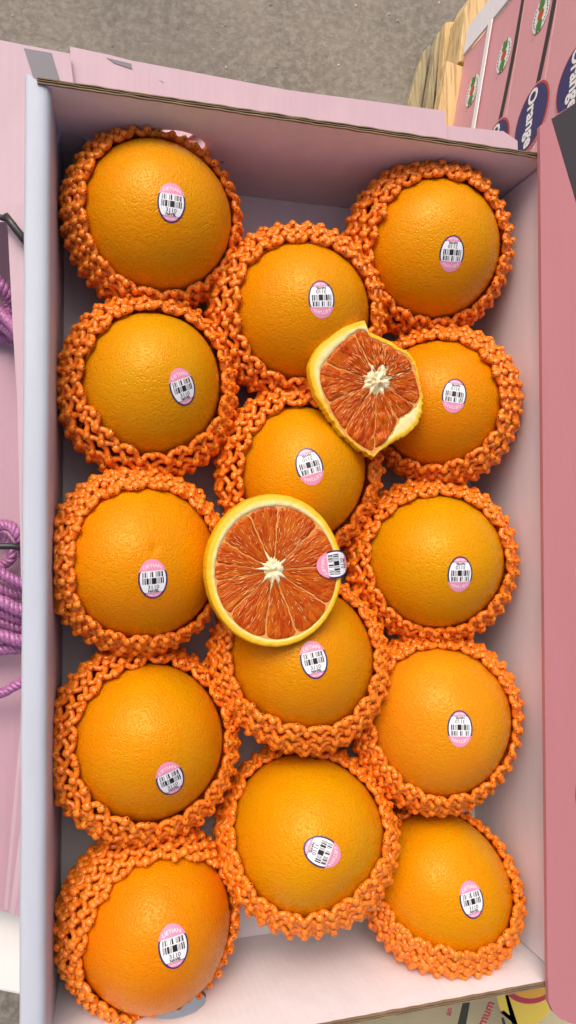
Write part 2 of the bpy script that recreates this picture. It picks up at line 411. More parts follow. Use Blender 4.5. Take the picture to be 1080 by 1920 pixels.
def text_mesh(body, size, extra=0.0):
    cu = bpy.data.curves.new('t', 'FONT'); cu.body = body; cu.size = size; cu.align_x = 'CENTER'; cu.resolution_u = 3; cu.offset = extra
    o = bpy.data.objects.new('t', cu); COL.objects.link(o)
    dg = bpy.context.evaluated_depsgraph_get(); dg.update()
    me = bpy.data.meshes.new_from_object(o.evaluated_get(dg))
    V = [tuple(v.co)[:2] for v in me.vertices]; F = [tuple(p.vertices) for p in me.polygons]
    bpy.data.objects.remove(o); bpy.data.curves.remove(cu); bpy.data.meshes.remove(me)
    if V:                               # all faces to look up
        F2 = []
        for f in F:
            A = sum(V[f[i]][0]*V[f[(i+1) % len(f)]][1] - V[f[(i+1) % len(f)]][0]*V[f[i]][1] for i in range(len(f)))
            F2.append(f if A > 0 else f[::-1])
        F = F2
    return V, F
SA, SB = 8.0, 11.2                      # sticker half axes in mm
def ell_region(a, b, y0, y1, rings=6, spokes=56):   # ellipse clipped between two heights, as a polar grid
    lo, hi = max(-b, y0), min(b, y1); cy = (lo+hi)/2
    V = [(0, cy)]; F = []
    for s in range(spokes):
        an = 2*math.pi*s/spokes; dx, dy = math.cos(an), math.sin(an)
        A = dx*dx/a/a + dy*dy/b/b; B = 2*cy*dy/b/b; C = cy*cy/b/b - 1
        t = (-B + math.sqrt(max(0, B*B-4*A*C)))/(2*A)
        if dy > 1e-9: t = min(t, (hi-cy)/dy)
        if dy < -1e-9: t = min(t, (lo-cy)/dy)
        for r in range(1, rings+1): V.append((dx*t*r/rings, cy+dy*t*r/rings))
    for s in range(spokes):
        q = (s+1) % spokes
        F.append((0, 1+s*rings, 1+q*rings))
        for r in range(rings-1): F.append((1+s*rings+r, 2+s*rings+r, 2+q*rings+r, 1+q*rings+r))
    return V, F
def rects(lst):
    V, F = [], []
    for x0, y0, x1, y1 in lst:
        o = len(V); V += [(x0, y0), (x1, y0), (x1, (y0+y1)/2), (x0, (y0+y1)/2), (x1, y1), (x0, y1)]
        F += [(o, o+1, o+2, o+3), (o+3, o+2, o+4, o+5)]
    return V, F
T_LIE = text_mesh('LIETIAN', 2.9, .02); T_3110 = text_mesh('3110', 3.0, .02); T_NAV = text_mesh('NAVEL', 2.05, .09); T_CARA = text_mesh('cara cara', 1.75, .03)
def shift(T, dx, dy, sx=1, arc=0):
    return [(x*sx+dx, y+dy - arc*(x*sx)**2) for x, y in T[0]], T[1]
upper = [(-5.6,-5.25),(-4.95,-4.75),(-4.3,-3.7),(-3.2,-3.0),(-1.5,-1.2),(-.7,.15),(1.5,1.75),(2.05,2.3),(2.6,2.8),(3.05,3.75),(4.2,4.4),(4.7,5.5)]
lower = [(-5.8,-5.5),(-5.2,-4.95),(-4.6,-4.0),(-3.6,-2.4),(-2.0,-1.8),(-1.5,-1.25),(-.8,1.75),(2.2,2.4),(2.8,3.05),(3.35,3.55),(4.0,4.7),(5.1,5.75)]
BARS = rects([(a, 1.25, b, 4.1) for a, b in upper] + [(a, -2.55, b, .75) for a, b in lower] + [(-5.9, .9, 5.8, 1.05)])
SERIF = rects([(-1.15, -5.25, -.35, -5.08), (.48, -5.25, 1.28, -5.08)])
def make_sticker(parent, f, origin):    # f maps sticker millimetres + height to a point on the fruit
    m = MB()
    for (V, F), h, mi in ((ell_region(SA, SB, -99, 99), .10, 0), (ell_region(SA, SB, -99, 4.6), .16, 1),
                          (ell_region(SA-.95, SB-.95, -7.35, 4.6), .22, 2), (ell_region(SA-.95, SB-.95, -99, -7.5, 3, 40), .22, 0)):
        m.add([f(x, y, h) for x, y in V], F, mi)
    s = m.build('sticker', [st_pink, st_navy, st_white], parent, origin, smooth=True)
    m = MB(); m.add([f(x, y, .29) for x, y in BARS[0]], BARS[1]); m.build('barcode', st_black, s, origin)
    m = MB()
    for V, F in (shift(T_3110, 0, -5.25, 1.05), SERIF, shift(T_NAV, 0, -7.1, .95)): m.add([f(x, y, .29) for x, y in V], F, 0)
    for V, F in (shift(T_LIE, 0, 6.6, 1.0, .052), shift(T_CARA, 0, -9.35, .9, -.02)): m.add([f(x, y, .29) for x, y in V], F, 1)
    m.build('lettering', [st_black, white_print], s, origin)
    return s

def make_surf(seed, R):
    rr = random.Random(seed)
    T = [(nrm([rr.gauss(0,1) for _ in range(3)]), rr.uniform(.008, .02), rr.choice([2, 2, 3])) for _ in range(5)]
    Q = [nrm([rr.gauss(0,1) for _ in range(3)]) for _ in range(3)]
    dim = []
    def surf(d):                        # d: (n,3) unit vectors -> radius
        d = np.atleast_2d(d); s = np.zeros(len(d))
        for ax, am, k in T: s += am*np.cos(k*np.arccos(np.clip(d@ax, -1, 1)) + am*300)
        for ax, am in dim: s -= am*np.exp(-(np.arccos(np.clip(d@ax, -1, 1))/.055)**2)
        return R*(1+s)
    return surf, dim
NU, NV = 112, 72
ph = np.linspace(0, 2*math.pi, NU, endpoint=False); th = np.linspace(0, math.pi, NV+1)[1:-1]
DIRS = np.array([[0, 0, 1]] + [[math.sin(t)*math.cos(p), math.sin(t)*math.sin(p), math.cos(t)] for t in th for p in ph] + [[0, 0, -1]], float)
SF = [(0, 1+i, 1+(i+1) % NU) for i in range(NU)]
for j in range(NV-2): SF += [(1+j*NU+i, 1+(j+1)*NU+i, 1+(j+1)*NU+(i+1) % NU, 1+j*NU+(i+1) % NU) for i in range(NU)]
SF += [(len(DIRS)-1, 1+(NV-2)*NU+(i+1) % NU, 1+(NV-2)*NU+i) for i in range(NU)]

def inbox(pts):
    pts[:, 2] = np.maximum(pts[:, 2], zf+.0018)
    pts[:, 0] = np.clip(pts[:, 0], -hx+.0035, hx-.0018); pts[:, 1] = np.clip(pts[:, 1], -hy+.0018, hy-.0018)
def make_net(C, surf, R, axis, th0, seed, label, OFF):
    rr = random.Random(seed)
    ax = nrm(axis); u = nrm(np.cross(ax, [0.3, 1, .1])); b = np.cross(ax, u)
    NS = 38 if R < .0445 else 40; rows = 19; dth = .0036/(R+.004)
    k = 6; sub = 6
    wob = [(rr.uniform(0, 6.28), rr.choice([2, 3, 4, 5]), rr.uniform(.01, .03)) for _ in range(4)]
    jit = np.random.RandomState(seed).normal(0, 1, (NS, rows+1, 3))
    n = rows*sub+2
    V = []; F = []
    t = np.concatenate([[-.22], np.arange(n-1)/sub])   # row coordinate
    ca = np.cos(np.pi*t); sq = .7*(2/np.pi)*np.arcsin(np.clip(ca, -1, 1)) + .3*np.sign(ca)*np.abs(ca)**.6
    node = np.abs(ca)**1.2
    for s in range(NS):
        sgn = 1 if s % 2 == 0 else -1
        A = .5 - .11
        # node partners share their wobble, so that bonded strands stay together
        phi = np.empty(n); dr = np.empty(n); dt = np.empty(n)
        ti = np.clip(np.round(t).astype(int), 0, rows)
        part = np.where((ti % 2 == 0), (s//2)*2 if sgn == 1 else (s//2)*2, ((s+1)//2*2-1) % NS)
        jj = jit[part, ti]
        W = np.convolve
        ker = np.array([.2, .6, .2])
        def sm(x): return np.convolve(np.pad(x, 1, mode='edge'), ker, 'valid')
        phi = (s + .5 + sgn*A*sq + .05*sm(jj[:, 0]))*2*math.pi/NS
        offp = sum(am*math.sin(kk*2*math.pi*s/NS + p0) for p0, kk, am in wob)
        theta = th0 + offp + dth*(t + .16*sm(jj[:, 1]))
        dr = OFF - (OFF-.0026)*np.clip(1-t/3.3, 0, 1)**1.15 + .0030*np.clip((t-2.0)/3.5, 0, 1) + .0012*(node-.7) + .0005*sm(jj[:, 2])
        d = np.cos(theta)[:, None]*ax + np.sin(theta)[:, None]*(np.cos(phi)[:, None]*u + np.sin(phi)[:, None]*b)
        pts = C + d*(surf(d)+dr)[:, None]
        inbox(pts)
        rad = .00168 + .00022*node; rad[0] = .0001; rad[1] *= .9; rad[-1] *= .3
        tan = np.gradient(pts, axis=0); tan /= np.linalg.norm(tan, axis=1)[:, None]
        nu = d - tan*np.sum(d*tan, axis=1)[:, None]; nu /= np.linalg.norm(nu, axis=1)[:, None]
        nb = np.cross(tan, nu)
        o = len(V)
        for q in range(k):
            aa = 2*math.pi*q/k
            ring = pts + (nu*math.cos(aa) + nb*math.sin(aa))*rad[:, None]
            V.append(ring)
        base = s*k*n
        for q in range(k):
            q2 = (q+1) % k
            i = np.arange(n-1)
            F.append(np.stack([base+q*n+i, base+q*n+i+1, base+q2*n+i+1, base+q2*n+i], 1))
        F_end.append(None)
    # knuckles where neighbouring strands are bonded
    base = NS*k*n
    KL = np.array([-1, -.8, -.35, .15, .6, .92, 1.08]); KRr = np.array([.25, .78, 1.0, 1.06, 1.0, .72, .2])
    for row in range(rows):
        for c in range(NS):
            if (c + row) % 2: continue
            jj = jit[(c if row % 2 == 0 else (c-1) % NS) if False else c, row]
            ph0 = (c + 1.0 + .06*jj[0])*2*math.pi/NS
            offp = sum(am*math.sin(kk*2*math.pi*(c+.5)/NS + p0) for p0, kk, am in wob)
            tc = row + .12*jj[1]; ln = 2.75*(1+.14*jj[2])*.001/(R+.004)
            tt = tc*dth + KL*ln
            dd_ = OFF - (OFF-.0026)*np.clip(1-tc/3.3, 0, 1)**1.15 + .0030*np.clip((tc-2.0)/3.5, 0, 1) + .0011 + .0006*(1-KL*KL)
            th_ = th0 + offp + tt
            d = np.cos(th_)[:, None]*ax + np.sin(th_)[:, None]*(math.cos(ph0)*u + math.sin(ph0)*b)
            pts = C + d*(surf(d)+dd_)[:, None]; inbox(pts)
            nb = -math.sin(ph0)*u + math.cos(ph0)*b
            rk = .00216*(1+.10*jj[0])*KRr
            for q in range(k):
                aa = 2*math.pi*q/k
                V.append(pts + (d*math.cos(aa) + nb[None, :]*math.sin(aa))*rk[:, None])
            m_ = len(KL)
            for q in range(k):
                q2 = (q+1) % k; i = np.arange(m_-1)
                F.append(np.stack([base+q*m_+i, base+q*m_+i+1, base+q2*m_+i+1, base+q2*m_+i], 1))
            base += k*m_
    V = np.concatenate(V); F = np.concatenate(F)
    me = bpy.data.meshes.new('foam_net')
    me.vertices.add(len(V)); me.vertices.foreach_set('co', (V-C).ravel())
    me.loops.add(F.size); me.loops.foreach_set('vertex_index', F.ravel().astype(np.int32))
    me.polygons.add(len(F)); me.polygons.foreach_set('loop_start', np.arange(0, F.size, 4, dtype=np.int32))
    me.update(calc_edges=True); me.validate()
    me.polygons.foreach_set('use_smooth', [True]*len(me.polygons))
    me.materials.append(foam)
    o = bpy.data.objects.new('foam_net', me); COL.objects.link(o); o.location = C
    tag(o, label, 'foam net', 'orange foam nets around the whole oranges')
    return o
F_end = []
FRUIT = []
TILT = [(.24,-.28),(.34,-.05),(.20,-.12),(.18,-.22),(-.12,-.12),(.26,.0),(.26,.05),(.22,.0),(.14,-.2),(.24,.02),(.26,.04),(.04,-.16),(.42,.52),(.26,-.24)]   # which way each net has slipped
def place_orange(i, spec):
    sx, sy, sw, sh, vx, vy, rx, ry, colr, stk, label = spec
    z = -.060
    for it in range(4):
        C = at(sx, sy, z); dist = np.dot(C-CP, CR @ np.array([0, 0, -1.0]))
        ca_ = np.dot(nrm(C-CP), CR @ np.array([0, 0, -1.0])); st_ = (1+1/ca_)/2*1.006; rv = max((rx+ry)/2, .97*max(rx, ry)); Rpx = rv*1.05/st_; R = Rpx*dist/FPX; OFF = .5*(sw+sh)/st_*dist/FPX - R - .0010
        z = -BD + R + .008
    lx, ly = TILT[i]; cth = .42
    if i != 12: sx = .5*sx + .5*(vx - lx*Rpx*cth); sy = .5*sy + .5*(vy - ly*Rpx*cth)
    C = at(sx, sy, z)
    wv_ = nrm(CP-C); rgt = CR @ np.array([1, 0, 0.]); upv = CR @ np.array([0, 1, 0.])
    rgt = nrm(rgt - wv_*np.dot(rgt, wv_)); upv = nrm(upv - wv_*np.dot(upv, wv_) - rgt*np.dot(upv, rgt))
    surf, dim = make_surf(100+i, R)
    sth = min(.955, max(.80, (math.sqrt(rx*ry)/st_*dist/FPX + .0014)/(R+.0021)))
    axis = nrm(wv_ + lx*rgt - ly*upv)
    if i == 6:
        p = hit(C, R, 290, 1030); dim.append((nrm(p-C), .022))
    if i == 11:
        p = hit(C, R, 592, 1416); dim.append((nrm(p-C), .02))
    pts = C + DIRS*surf(DIRS)[:, None]
    m = MB(); m.v = pts.tolist(); m.f = SF; m.m = [0]*len(SF)
    o = m.build('navel_orange', peel, origin=C, smooth=True); o.color = (*colr, 1)
    tag(o, label, 'orange', 'whole navel oranges in the box')
    # sticker
    px, py, tx, ty = stk
    P = hit(C, R, px, py); n0 = nrm(P-C)
    P2 = hit(C, R, px+tx*.3, py+ty*.3)
    u = nrm((P2-P) - n0*np.dot(P2-P, n0)); vv = np.cross(u, n0)
    def f(x, y, h):
        d = nrm(n0*R + (vv*x + u*y)*.001*1.0)
        return C + d*(surf(d)[0] + h*.001)
    make_sticker(o, f, C)
    if i == 11:
        d0 = nrm(hit(C, R, 592, 1416)-C); e1 = nrm(np.cross(d0, [1, .2, 0])); e2 = np.cross(d0, e1)
        sc = MB(); K = 10
        V = [C + d0*(surf(d0)[0]+.0006)]
        for q in range(K):
            a = 2*math.pi*q/K; d = nrm(d0*R + (e1*math.cos(a)+e2*math.sin(a))*.0018*(1+.3*math.sin(3*q))); V.append(C + d*(surf(d)[0]+.0003))
        sc.add(V, [(0, 1+q, 1+(q+1) % K) for q in range(K)]); sc.build('stem_scar', scar_m, o, C, smooth=True)
    make_net(C, surf, R, axis, math.asin(sth), 500+i, NETLAB[i], OFF)
    FRUIT.append((C, R, OFF))
def hit(C, R, x, y):
    d = ray(x, y); oc = CP-C; bq = np.dot(d, oc); cq = np.dot(oc, oc)-R*R; D = bq*bq-cq
    t = -bq - math.sqrt(max(D, 0)); return CP+d*t
for i, s_ in enumerate(ORANGES): place_orange(i, s_)

# ------------------------------------------------------------------ cut fruit
def interp_polar(tab):                  # [(angle deg, radius)] -> periodic smooth function
    tab = sorted((a % 360, r) for a, r in tab); A = np.array([t[0] for t in tab]); Rr = np.array([t[1] for t in tab])
    A = np.concatenate([A-360, A, A+360]); Rr = np.tile(Rr, 3)
    return lambda ad: np.interp(np.asarray(ad) % 360, A, Rr)
def wob(a, seed, f=1.0): return noise.noise(Vector((math.cos(math.radians(a))*f*3, math.sin(math.radians(a))*f*3, seed)))

def cut_fruit(name, label, cat, C, X, Y, Zn, outer, flesh, corer, seg_angles, depth, bodyc, tint, seed, zamp, coreamp, ragged=0.0):
    """C: point of the core on the cut face; X, Y in the face, Zn its normal; outer/flesh/corer: radius by angle (m)."""
    root = empty(name, C + Zn*(-depth)); tag(root, label, cat)
    org = C
    W = lambda x, y, z: C + X*x + Y*y + Zn*z
    K = 160
    A = [360*k/K for k in range(K)]
    ro = [float(outer(a)) + .00025*wob(a, seed, 4) for a in A]; rf = [min(float(flesh(a)), float(outer(a))-.0008) + .0004*wob(a, seed+3, 3) for a in A]
    if ragged:
        for k_ in range(K):
            wt_ = min(1, max(0, (((A[k_]-188) % 360) - 0)/12))*min(1, max(0, (235-((A[k_]-188) % 360))/12)) if (A[k_]-188) % 360 < 235 else 0
            j1 = ragged*wt_*(.7*wob(A[k_], 61, 9) + .6*wob(A[k_], 67, 22)); ro[k_] += j1
            rf[k_] = min(rf[k_] + ragged*wt_*(.5 + .9*wob(A[k_], 71, 8)), ro[k_]-.0004)
    pol = lambda r, a: (r*math.cos(math.radians(a)), r*math.sin(math.radians(a)))
    # rind: outside skin, from the cut edge down round the fruit
    m = MB(); V = []; L = 22
    for l in range(L+1):
        q = l/L*math.pi/2*.985; s = math.cos(q) + .085*math.sin(2*q)*math.cos(q); dz = -depth*math.sin(q)
        for k_ in range(K):
            x, y = pol(ro[k_], A[k_]); V.append(W(bodyc[0]+(x-bodyc[0])*s, bodyc[1]+(y-bodyc[1])*s, dz - .0004))
    m.add(V, [(l*K+i, (l+1)*K+i, (l+1)*K+(i+1) % K, l*K+(i+1) % K) for l in range(L) for i in range(K)] + [tuple(L*K+i for i in range(K))[::-1]])
    rind = m.build('rind', peel, root, org, smooth=True); rind.color = (*tint, 1)
    # pith ring between skin and flesh
    m = MB(); V = []; Z = []
    fr = [0, .12, .3, .5, .75, 1.0, 1.06]
    for q in fr:
        for k_ in range(K):
            r = ro[k_] + (rf[k_]-ro[k_])*q; x, y = pol(r, A[k_])
            wd = (ro[k_]-r)*1000
            z = -.0004 + .0007*min(1, q*5) - (.0012 if q > 1.02 else 0) + .0005*noise.noise(Vector((x*260, y*260, seed)))*min(1, q*4)
            V.append(W(x, y, z)); Z.append(max(0, 1-wd/4.0))
    m.add(V, [(j*K+i, j*K+(i+1) % K, (j+1)*K+(i+1) % K, (j+1)*K+i) for j in range(len(fr)-1) for i in range(K)])
    po = m.build('pith', pith, root, org, smooth=True)
    at2 = po.data.attributes.new('zest', 'FLOAT', 'POINT'); at2.data.foreach_set('value', Z)
    # membranes: pale sheet that shows between the segments
    m = MB(); V = [W(0, 0, -.00008)]
    for k_ in range(K):
        for q in (.5, 1.02): x, y = pol(rf[k_]*q, A[k_]); V.append(W(x, y, -.00008))
    m.add(V, [(0, 1+2*i, 1+2*((i+1) % K)) for i in range(K)] + [(1+2*i, 2+2*i, 2+2*((i+1) % K), 1+2*((i+1) % K)) for i in range(K)])
    m.build('membrane', memb, root, org, smooth=True)
    ns = len(seg_angles); rr = random.Random(seed)
    for i in range(ns):
        a0, a1 = seg_angles[i], seg_angles[(i+1) % ns]
        if a1 <= a0: a1 += 360
        GU, GV = 16, 22
        V = []; UV = []
        thick = rr.uniform(.12, .34)*.001
        for v_ in range(GV+1):
            fv = v_/GV
            for u_ in range(GU+1):
                fu = u_/GU; e = 2*fu-1
                aa0 = a0 + 2.2*wob(a0 + fv*70, seed+9, 1.5); aa1 = a1 + 2.2*wob(seg_angles[(i+1) % ns] + fv*70, seed+9, 1.5)
                r_in = float(corer((a0+a1)/2))*.75; 
                am = a0+(a1-a0)*fu
                r_out = float(flesh(am)) - .0001
                r_out *= 1 - .055*abs(e)**5
                r = r_in + (r_out-r_in)*fv
                gap = math.degrees(thick/max(r, .003))*.8
                a = (aa0+gap) + (aa1-aa0-2*gap)*fu
                x, y = pol(r, a)
                edge = min(1, (1-abs(e))*9)*min(1, fv*8+.2)*min(1, (1-fv)*26)
                z = -.00022 + .0007*edge**.6 + abs(zamp*(noise.noise(Vector((x*130, y*130, seed+i))) + .5*noise.noise(Vector((a*.35, r*160, seed)))))*edge
                V.append(W(x, y, z)); UV.append(((a*math.pi/180*22+i*7.3), r*1000))
        m = MB(); n1 = GU+1
        m.add(V, [(v_*n1+u_, (v_+1)*n1+u_, (v_+1)*n1+u_+1, v_*n1+u_+1) for v_ in range(GV) for u_ in range(GU)])
        m.f = [q[::-1] for q in m.f] if np.dot(np.cross(V[n1]-V[0], V[1]-V[0]), Zn) < 0 else m.f
        m.uv = UV
        m.build('segment', pulp, root, org, smooth=True)
        # loose pale threads on the flesh, standing in for its wet glints
    m = MB()
    for i in range(170):
        a = rr.uniform(0, 360); r0 = float(flesh(a))*rr.uniform(.25, .8); ln = rr.uniform(.0012, .0045)
        if r0+ln > float(flesh(a))*.95: continue
        P = []
        for q in range(5):
            r = r0+ln*q/4; x, y = pol(r, a + 2.5*wob(a*3+q*8, seed+i, .6)); P.append(W(x, y, .0007+zamp*.6+.0003*math.sin(q)))
        m.tube(P, [.00005, .00014, .00017, .00012, .00004], 5)
    tag(m.build('glint_fibre', glint_m, root, org, smooth=True), kind='stuff')
    # core
    m = MB(); V = [W(0, 0, .0012*coreamp)]; KR = 7; KC = 72
    for r_ in range(1, KR+1):
        for k_ in range(KC):
            a = 360*k_/KC; near = min(abs((a-s+180) % 360-180) for s in seg_angles)
            arm = 1 + 1.1*math.exp(-(near/4.5)**2)*max(0, .4+wob(a, seed+21, 1.2)*2)
            r = float(corer(a))*(r_/KR)*(arm if r_ > KR-4 else 1)*(.85+.3*wob(a, seed+17, 3))
            x, y = pol(r, a); fr_ = r_/KR
            z = .0016*(1-fr_**3) + coreamp*.0016*noise.noise(Vector((x*420, y*420, seed)))*(1-fr_**4) + (-.0006 if r_ == KR else 0.0)
            V.append(W(x, y, z))
    m.add(V, [(0, 1+i, 1+(i+1) % KC) for i in range(KC)] + [(1+j*KC+i, 1+(j+1)*KC+i, 1+(j+1)*KC+(i+1) % KC, 1+j*KC+(i+1) % KC) for j in range(KR-1) for i in range(KC)])
    m.build('core', core_m, root, org, smooth=True)
    return root

def polar_from_px(pts, core, z):        # outline in the picture -> radii about the core on the horizontal plane z
    c = at(*core, z); out = []
    for x, y in pts:
        d = at(x, y, z)-c; out.append((math.degrees(math.atan2(d[1], d[0])), math.hypot(d[0], d[1])))
    return c, out
X0, Y0, Z0 = np.array([1, 0, 0.]), np.array([0, 1, 0.]), np.array([0, 0, 1.])
# the neat half in the middle
zh = .002
rim = [(514+127*math.cos(t), 1070+143*math.sin(t)) for t in np.linspace(0, 2*math.pi, 40, endpoint=False)]
CH, rt = polar_from_px(rim, (513, 1069), zh)
fl = [(517+115*math.cos(t), 1074+126*math.sin(t)) for t in np.linspace(0, 2*math.pi, 40, endpoint=False)]
_, ft = polar_from_px(fl, (513, 1069), zh)
half = cut_fruit('orange_half', 'round cut orange half with red flesh and white core, lying face up on other oranges', 'cut orange',
    CH, X0, Y0, Z0, interp_polar(rt), interp_polar(ft), lambda a: .0078*(1+.25*wob(a, 5, 1.2)), [3, 43, 85, 114, 151, 173, 190, 224, 262, 291, 327], .037, (0, 0), (.86, .46, .008), 11, .0005, 1.0)
# its sticker hangs over the right-hand rim
PS = at(628, 1058, zh+.0016); tl = nrm(at(598, 1062, zh+.0016)-PS); rt_ = np.cross(tl, Z0)
def fst(x, y, h):
    yy = y*.001; bend = max(0, -yy+.001); ang = bend/.011
    q = yy if bend == 0 else .001 - .011*math.sin(ang)
    dz = 0 if bend == 0 else -.011*(1-math.cos(ang))
    nz = np.array([0, 0, 1.0])*math.cos(ang) - tl*math.sin(ang) if bend else Z0
    return PS + tl*q + rt_*(x*.001) + Z0*(dz+.0006) + nz*(h*.001)
make_sticker(half, fst, PS)
# the torn piece
zw = -.010
out = [(683,602),(655,610),(620,632),(595,655),(582,685),(585,710),(598,745),(612,770),(628,790),(638,808),(655,822),(675,838),(690,848),(704,858),(712,848),(735,830),(760,818),(780,800),(790,780),(792,750),(785,715),(778,685),(768,667),(745,652),(715,635),(690,625)]
CW, ot = polar_from_px(out, (708, 715), zw)
fle = [(686,622),(672,618),(645,640),(622,662),(602,690),(601,710),(612,745),(624,770),(637,790),(646,808),(660,820),(678,834),(690,842),(704,852),(710,842),(728,822),(742,800),(752,782),(780,760),(786,745),(779,715),(772,690),(762,672),(742,659),(715,643),(694,634)]
_, fw = polar_from_px(fle, (708, 715), zw)
Zt = nrm([-.05, -.06, 1]); Xt = nrm(X0 - Zt*np.dot(X0, Zt)); Yt = np.cross(Zt, Xt)
cut_fruit('orange_piece', 'torn ragged piece of orange with exposed pith, resting on the upper oranges', 'cut orange',
    CW, Xt, Yt, Zt, interp_polar(ot), interp_polar(fw), lambda a: .0104*(1+.45*wob(a, 8, 1.3)), [20, 52, 80, 118, 165, 205, 236, 268, 300, 330], .026, (-.002, .0), (.86, .50, .01), 37, .0026, 2.4, ragged=.0016)

# ------------------------------------------------------------------ pink cardboard around the box
def sheet(pts, z, th, label, m_=pale_pink, bands=(), name='cardboard_sheet'):
    m = MB(); m.prism(px_poly(pts, z-th), (0, 0, th)); o = m.build(name, m_)
    for bp, bm in bands:
        b = MB(); b.prism(px_poly(bp, z+.0002), (0, 0, .0002)); b.build('printed_band', bm, o)
    return tag(o, label, 'cardboard sheet', 'pink cardboard sheets round the fruit box')
# the pile of flat sheets the box stands on
zb = -BD-.0045
SH = [
 ([(-160,48),(45,90),(131,106),(140,180),(60,420),(-160,420)], -.045, .003, 'pale pink sheet with a dark grey band at the top left corner', [([(45,90.5),(97,100),(112,150),(64,150)], grey_print)]),
 ([(131,93),(198,107),(246,119),(400,230),(250,330),(138,250)], -.050, .003, 'small pink sheet corner standing just right of the grey band', [([(200,108.5),(246,119.8),(248,130),(215,119)], grey_print)]),
 ([(247,119),(540,174),(830,212),(840,330),(300,300),(240,180)], -.056, .003, 'long pale pink sheet behind the far wall of the box', [([(264,138),(305,153),(312,165),(266,157)], grey_print)]),
 ([(560,190),(831,239),(940,250),(966,268),(968,345),(560,330)], -.064, .003, 'lowest pink sheet showing near the carton with the oval emblem', []),
 ([(13,388),(90,380),(90,1085),(40,1085),(33,750),(26,640)], -.040, .003, 'pink strip of card standing along the outer left wall', []),
]
for pts, z, th, lab, bands in SH: sheet(pts, z, th, lab, bands=bands)
sheet([(-170,380),(95,380),(95,1300),(95,1660),(38,1712),(12,1706),(-170,1670)], -.092, .0025, 'broad mauve pink sheet lying under the purple cords', mauve)
FAN = [(36,1318,3,1694),(37,1372,8,1701),(38,1440,14,1706),(39,1540,19,1708),(39.5,1640,27,1712)]
for i, lab in enumerate(['outermost pink sheet of the fan below the purple cords', 'second sheet of the pink fan, counted from the left edge', 'middle sheet of the pink fan beside the box', 'fourth sheet of the pink fan, counted from the left edge', 'pink sheet of the fan closest to the white box wall']):
    x0, y0, x1, y1 = FAN[i]
    sheet([(x0+.5, y0), (95, y0-20), (95, y1-30), (x1+14, y1+4), (x1, y1)], -.0885+.0036*i, .0022, lab, pale_pink if i % 2 else mauve)
# white carton below, seen at the lower left and through the vent hole
m = MB(); wt = [at(x, y, -.118) for x, y in ((-300, 1800), (20, 1866), (330, 1926))]
q0 = nrm(wt[2]-wt[0]); up_ = np.cross([0, 0, 1], q0)
A_, B_ = wt[0], wt[0] + q0*.30
m.prism([A_ - Z0*.24, B_ - Z0*.24, B_+up_*.56 - Z0*.24, A_+up_*.56 - Z0*.24], (0, 0, .2395))
tag(m.build('white_carton', warm_white, bevel=.002), 'white closed carton under the pink sheets at the lower left', 'carton')
# filler pile that carries the box: pink flat cartons
m = MB(); m.box((-.150, -.25, RZ+zb-.0035), (.168, .255, RZ+zb-.0005))
tag(m.build('cardboard_sheet', pale_pink), 'flat pink sheet lying directly beneath the open fruit box', 'cardboard sheet')
m = MB(); m.box((.06, -.18, RZ+ZT+.0005), (.19, .25, RZ+zb-.0040)); 
tag(m.build('support_carton', deep_pink, bevel=.002), 'pink carton under the right half of the fruit box', 'carton')

# purple twisted cords and black cord ends on the left
def rope(pts, r, label, turns_per=.0085):
    r = r*.86
    P = [np.asarray(p) for p in pts]
    # resample with Catmull-Rom
    S = []
    Q = [P[0]*2-P[1]] + P + [P[-1]*2-P[-2]]
    for i in range(1, len(Q)-2):
        for t in np.linspace(0, 1, 22, endpoint=False):
            a, b, c, d = Q[i-1], Q[i], Q[i+1], Q[i+2]
            S.append(.5*((2*b) + (c-a)*t + (2*a-5*b+4*c-d)*t*t + (3*b-a-3*c+d)*t**3))
    S.append(P[-1]); S = np.array(S)
    L = np.concatenate([[0], np.cumsum(np.linalg.norm(np.diff(S, axis=0), axis=1))])
    n = int(L[-1]/.0009)+2; u = np.linspace(0, L[-1], n); S = np.stack([np.interp(u, L, S[:, k]) for k in range(3)], 1)
    T = np.gradient(S, axis=0); T /= np.linalg.norm(T, axis=1)[:, None]
    h = np.array([0, 0, 1.0]); U = np.cross(T, h); U /= np.linalg.norm(U, axis=1)[:, None]; B = np.cross(T, U)
    root = empty('twisted_cord', S[0]); tag(root, label, 'cord', 'purple twisted cords beside the box')
    for k in range(3):
        an = u/turns_per*2*math.pi + k*2*math.pi/3
        C_ = S + (U*np.cos(an)[:, None] + B*np.sin(an)[:, None])*r*.52
        m = MB(); m.tube(list(C_), r*.56, 8); m.build('strand', rope_m, root, smooth=True)
def rp(*pts): return [at(x, y, z) for x, y, z in pts]
rope(rp((-90,470,-.078),(-30,505,-.074),(8,540,-.070),(25,580,-.078),(-20,600,-.084)), .0040, 'uppermost purple twisted cord loop at the left edge')
rope(rp((-90,560,-.075),(-20,575,-.070),(15,600,-.062),(45,632,-.045),(70,640,-.046)), .0042, 'purple cord running under the box wall below the upper loop')
rope(rp((-90,600,-.085),(-20,628,-.084),(20,636,-.084),(60,628,-.085)), .0036, 'dark purple cord lying lowest in the upper bundle')
rope(rp((-80,975,-.08),(-20,985,-.072),(15,985,-.064),(35,1005,-.060),(44,1040,-.070)), .0038, 'purple cord curling round the black cord')
rope(rp((-80,1050,-.075),(-10,1068,-.070),(20,1085,-.068),(60,1103,-.07)), .0038, 'purple cord just below the black cord')
rope(rp((-80,1120,-.07),(0,1128,-.066),(25,1140,-.066),(70,1155,-.07)), .0046, 'thick purple cord in the middle of the lower bundle')
rope(rp((-80,1165,-.08),(0,1165,-.078),(30,1175,-.078),(70,1182,-.08)), .0042, 'shaded purple cord between two bright cords of the lower bundle')
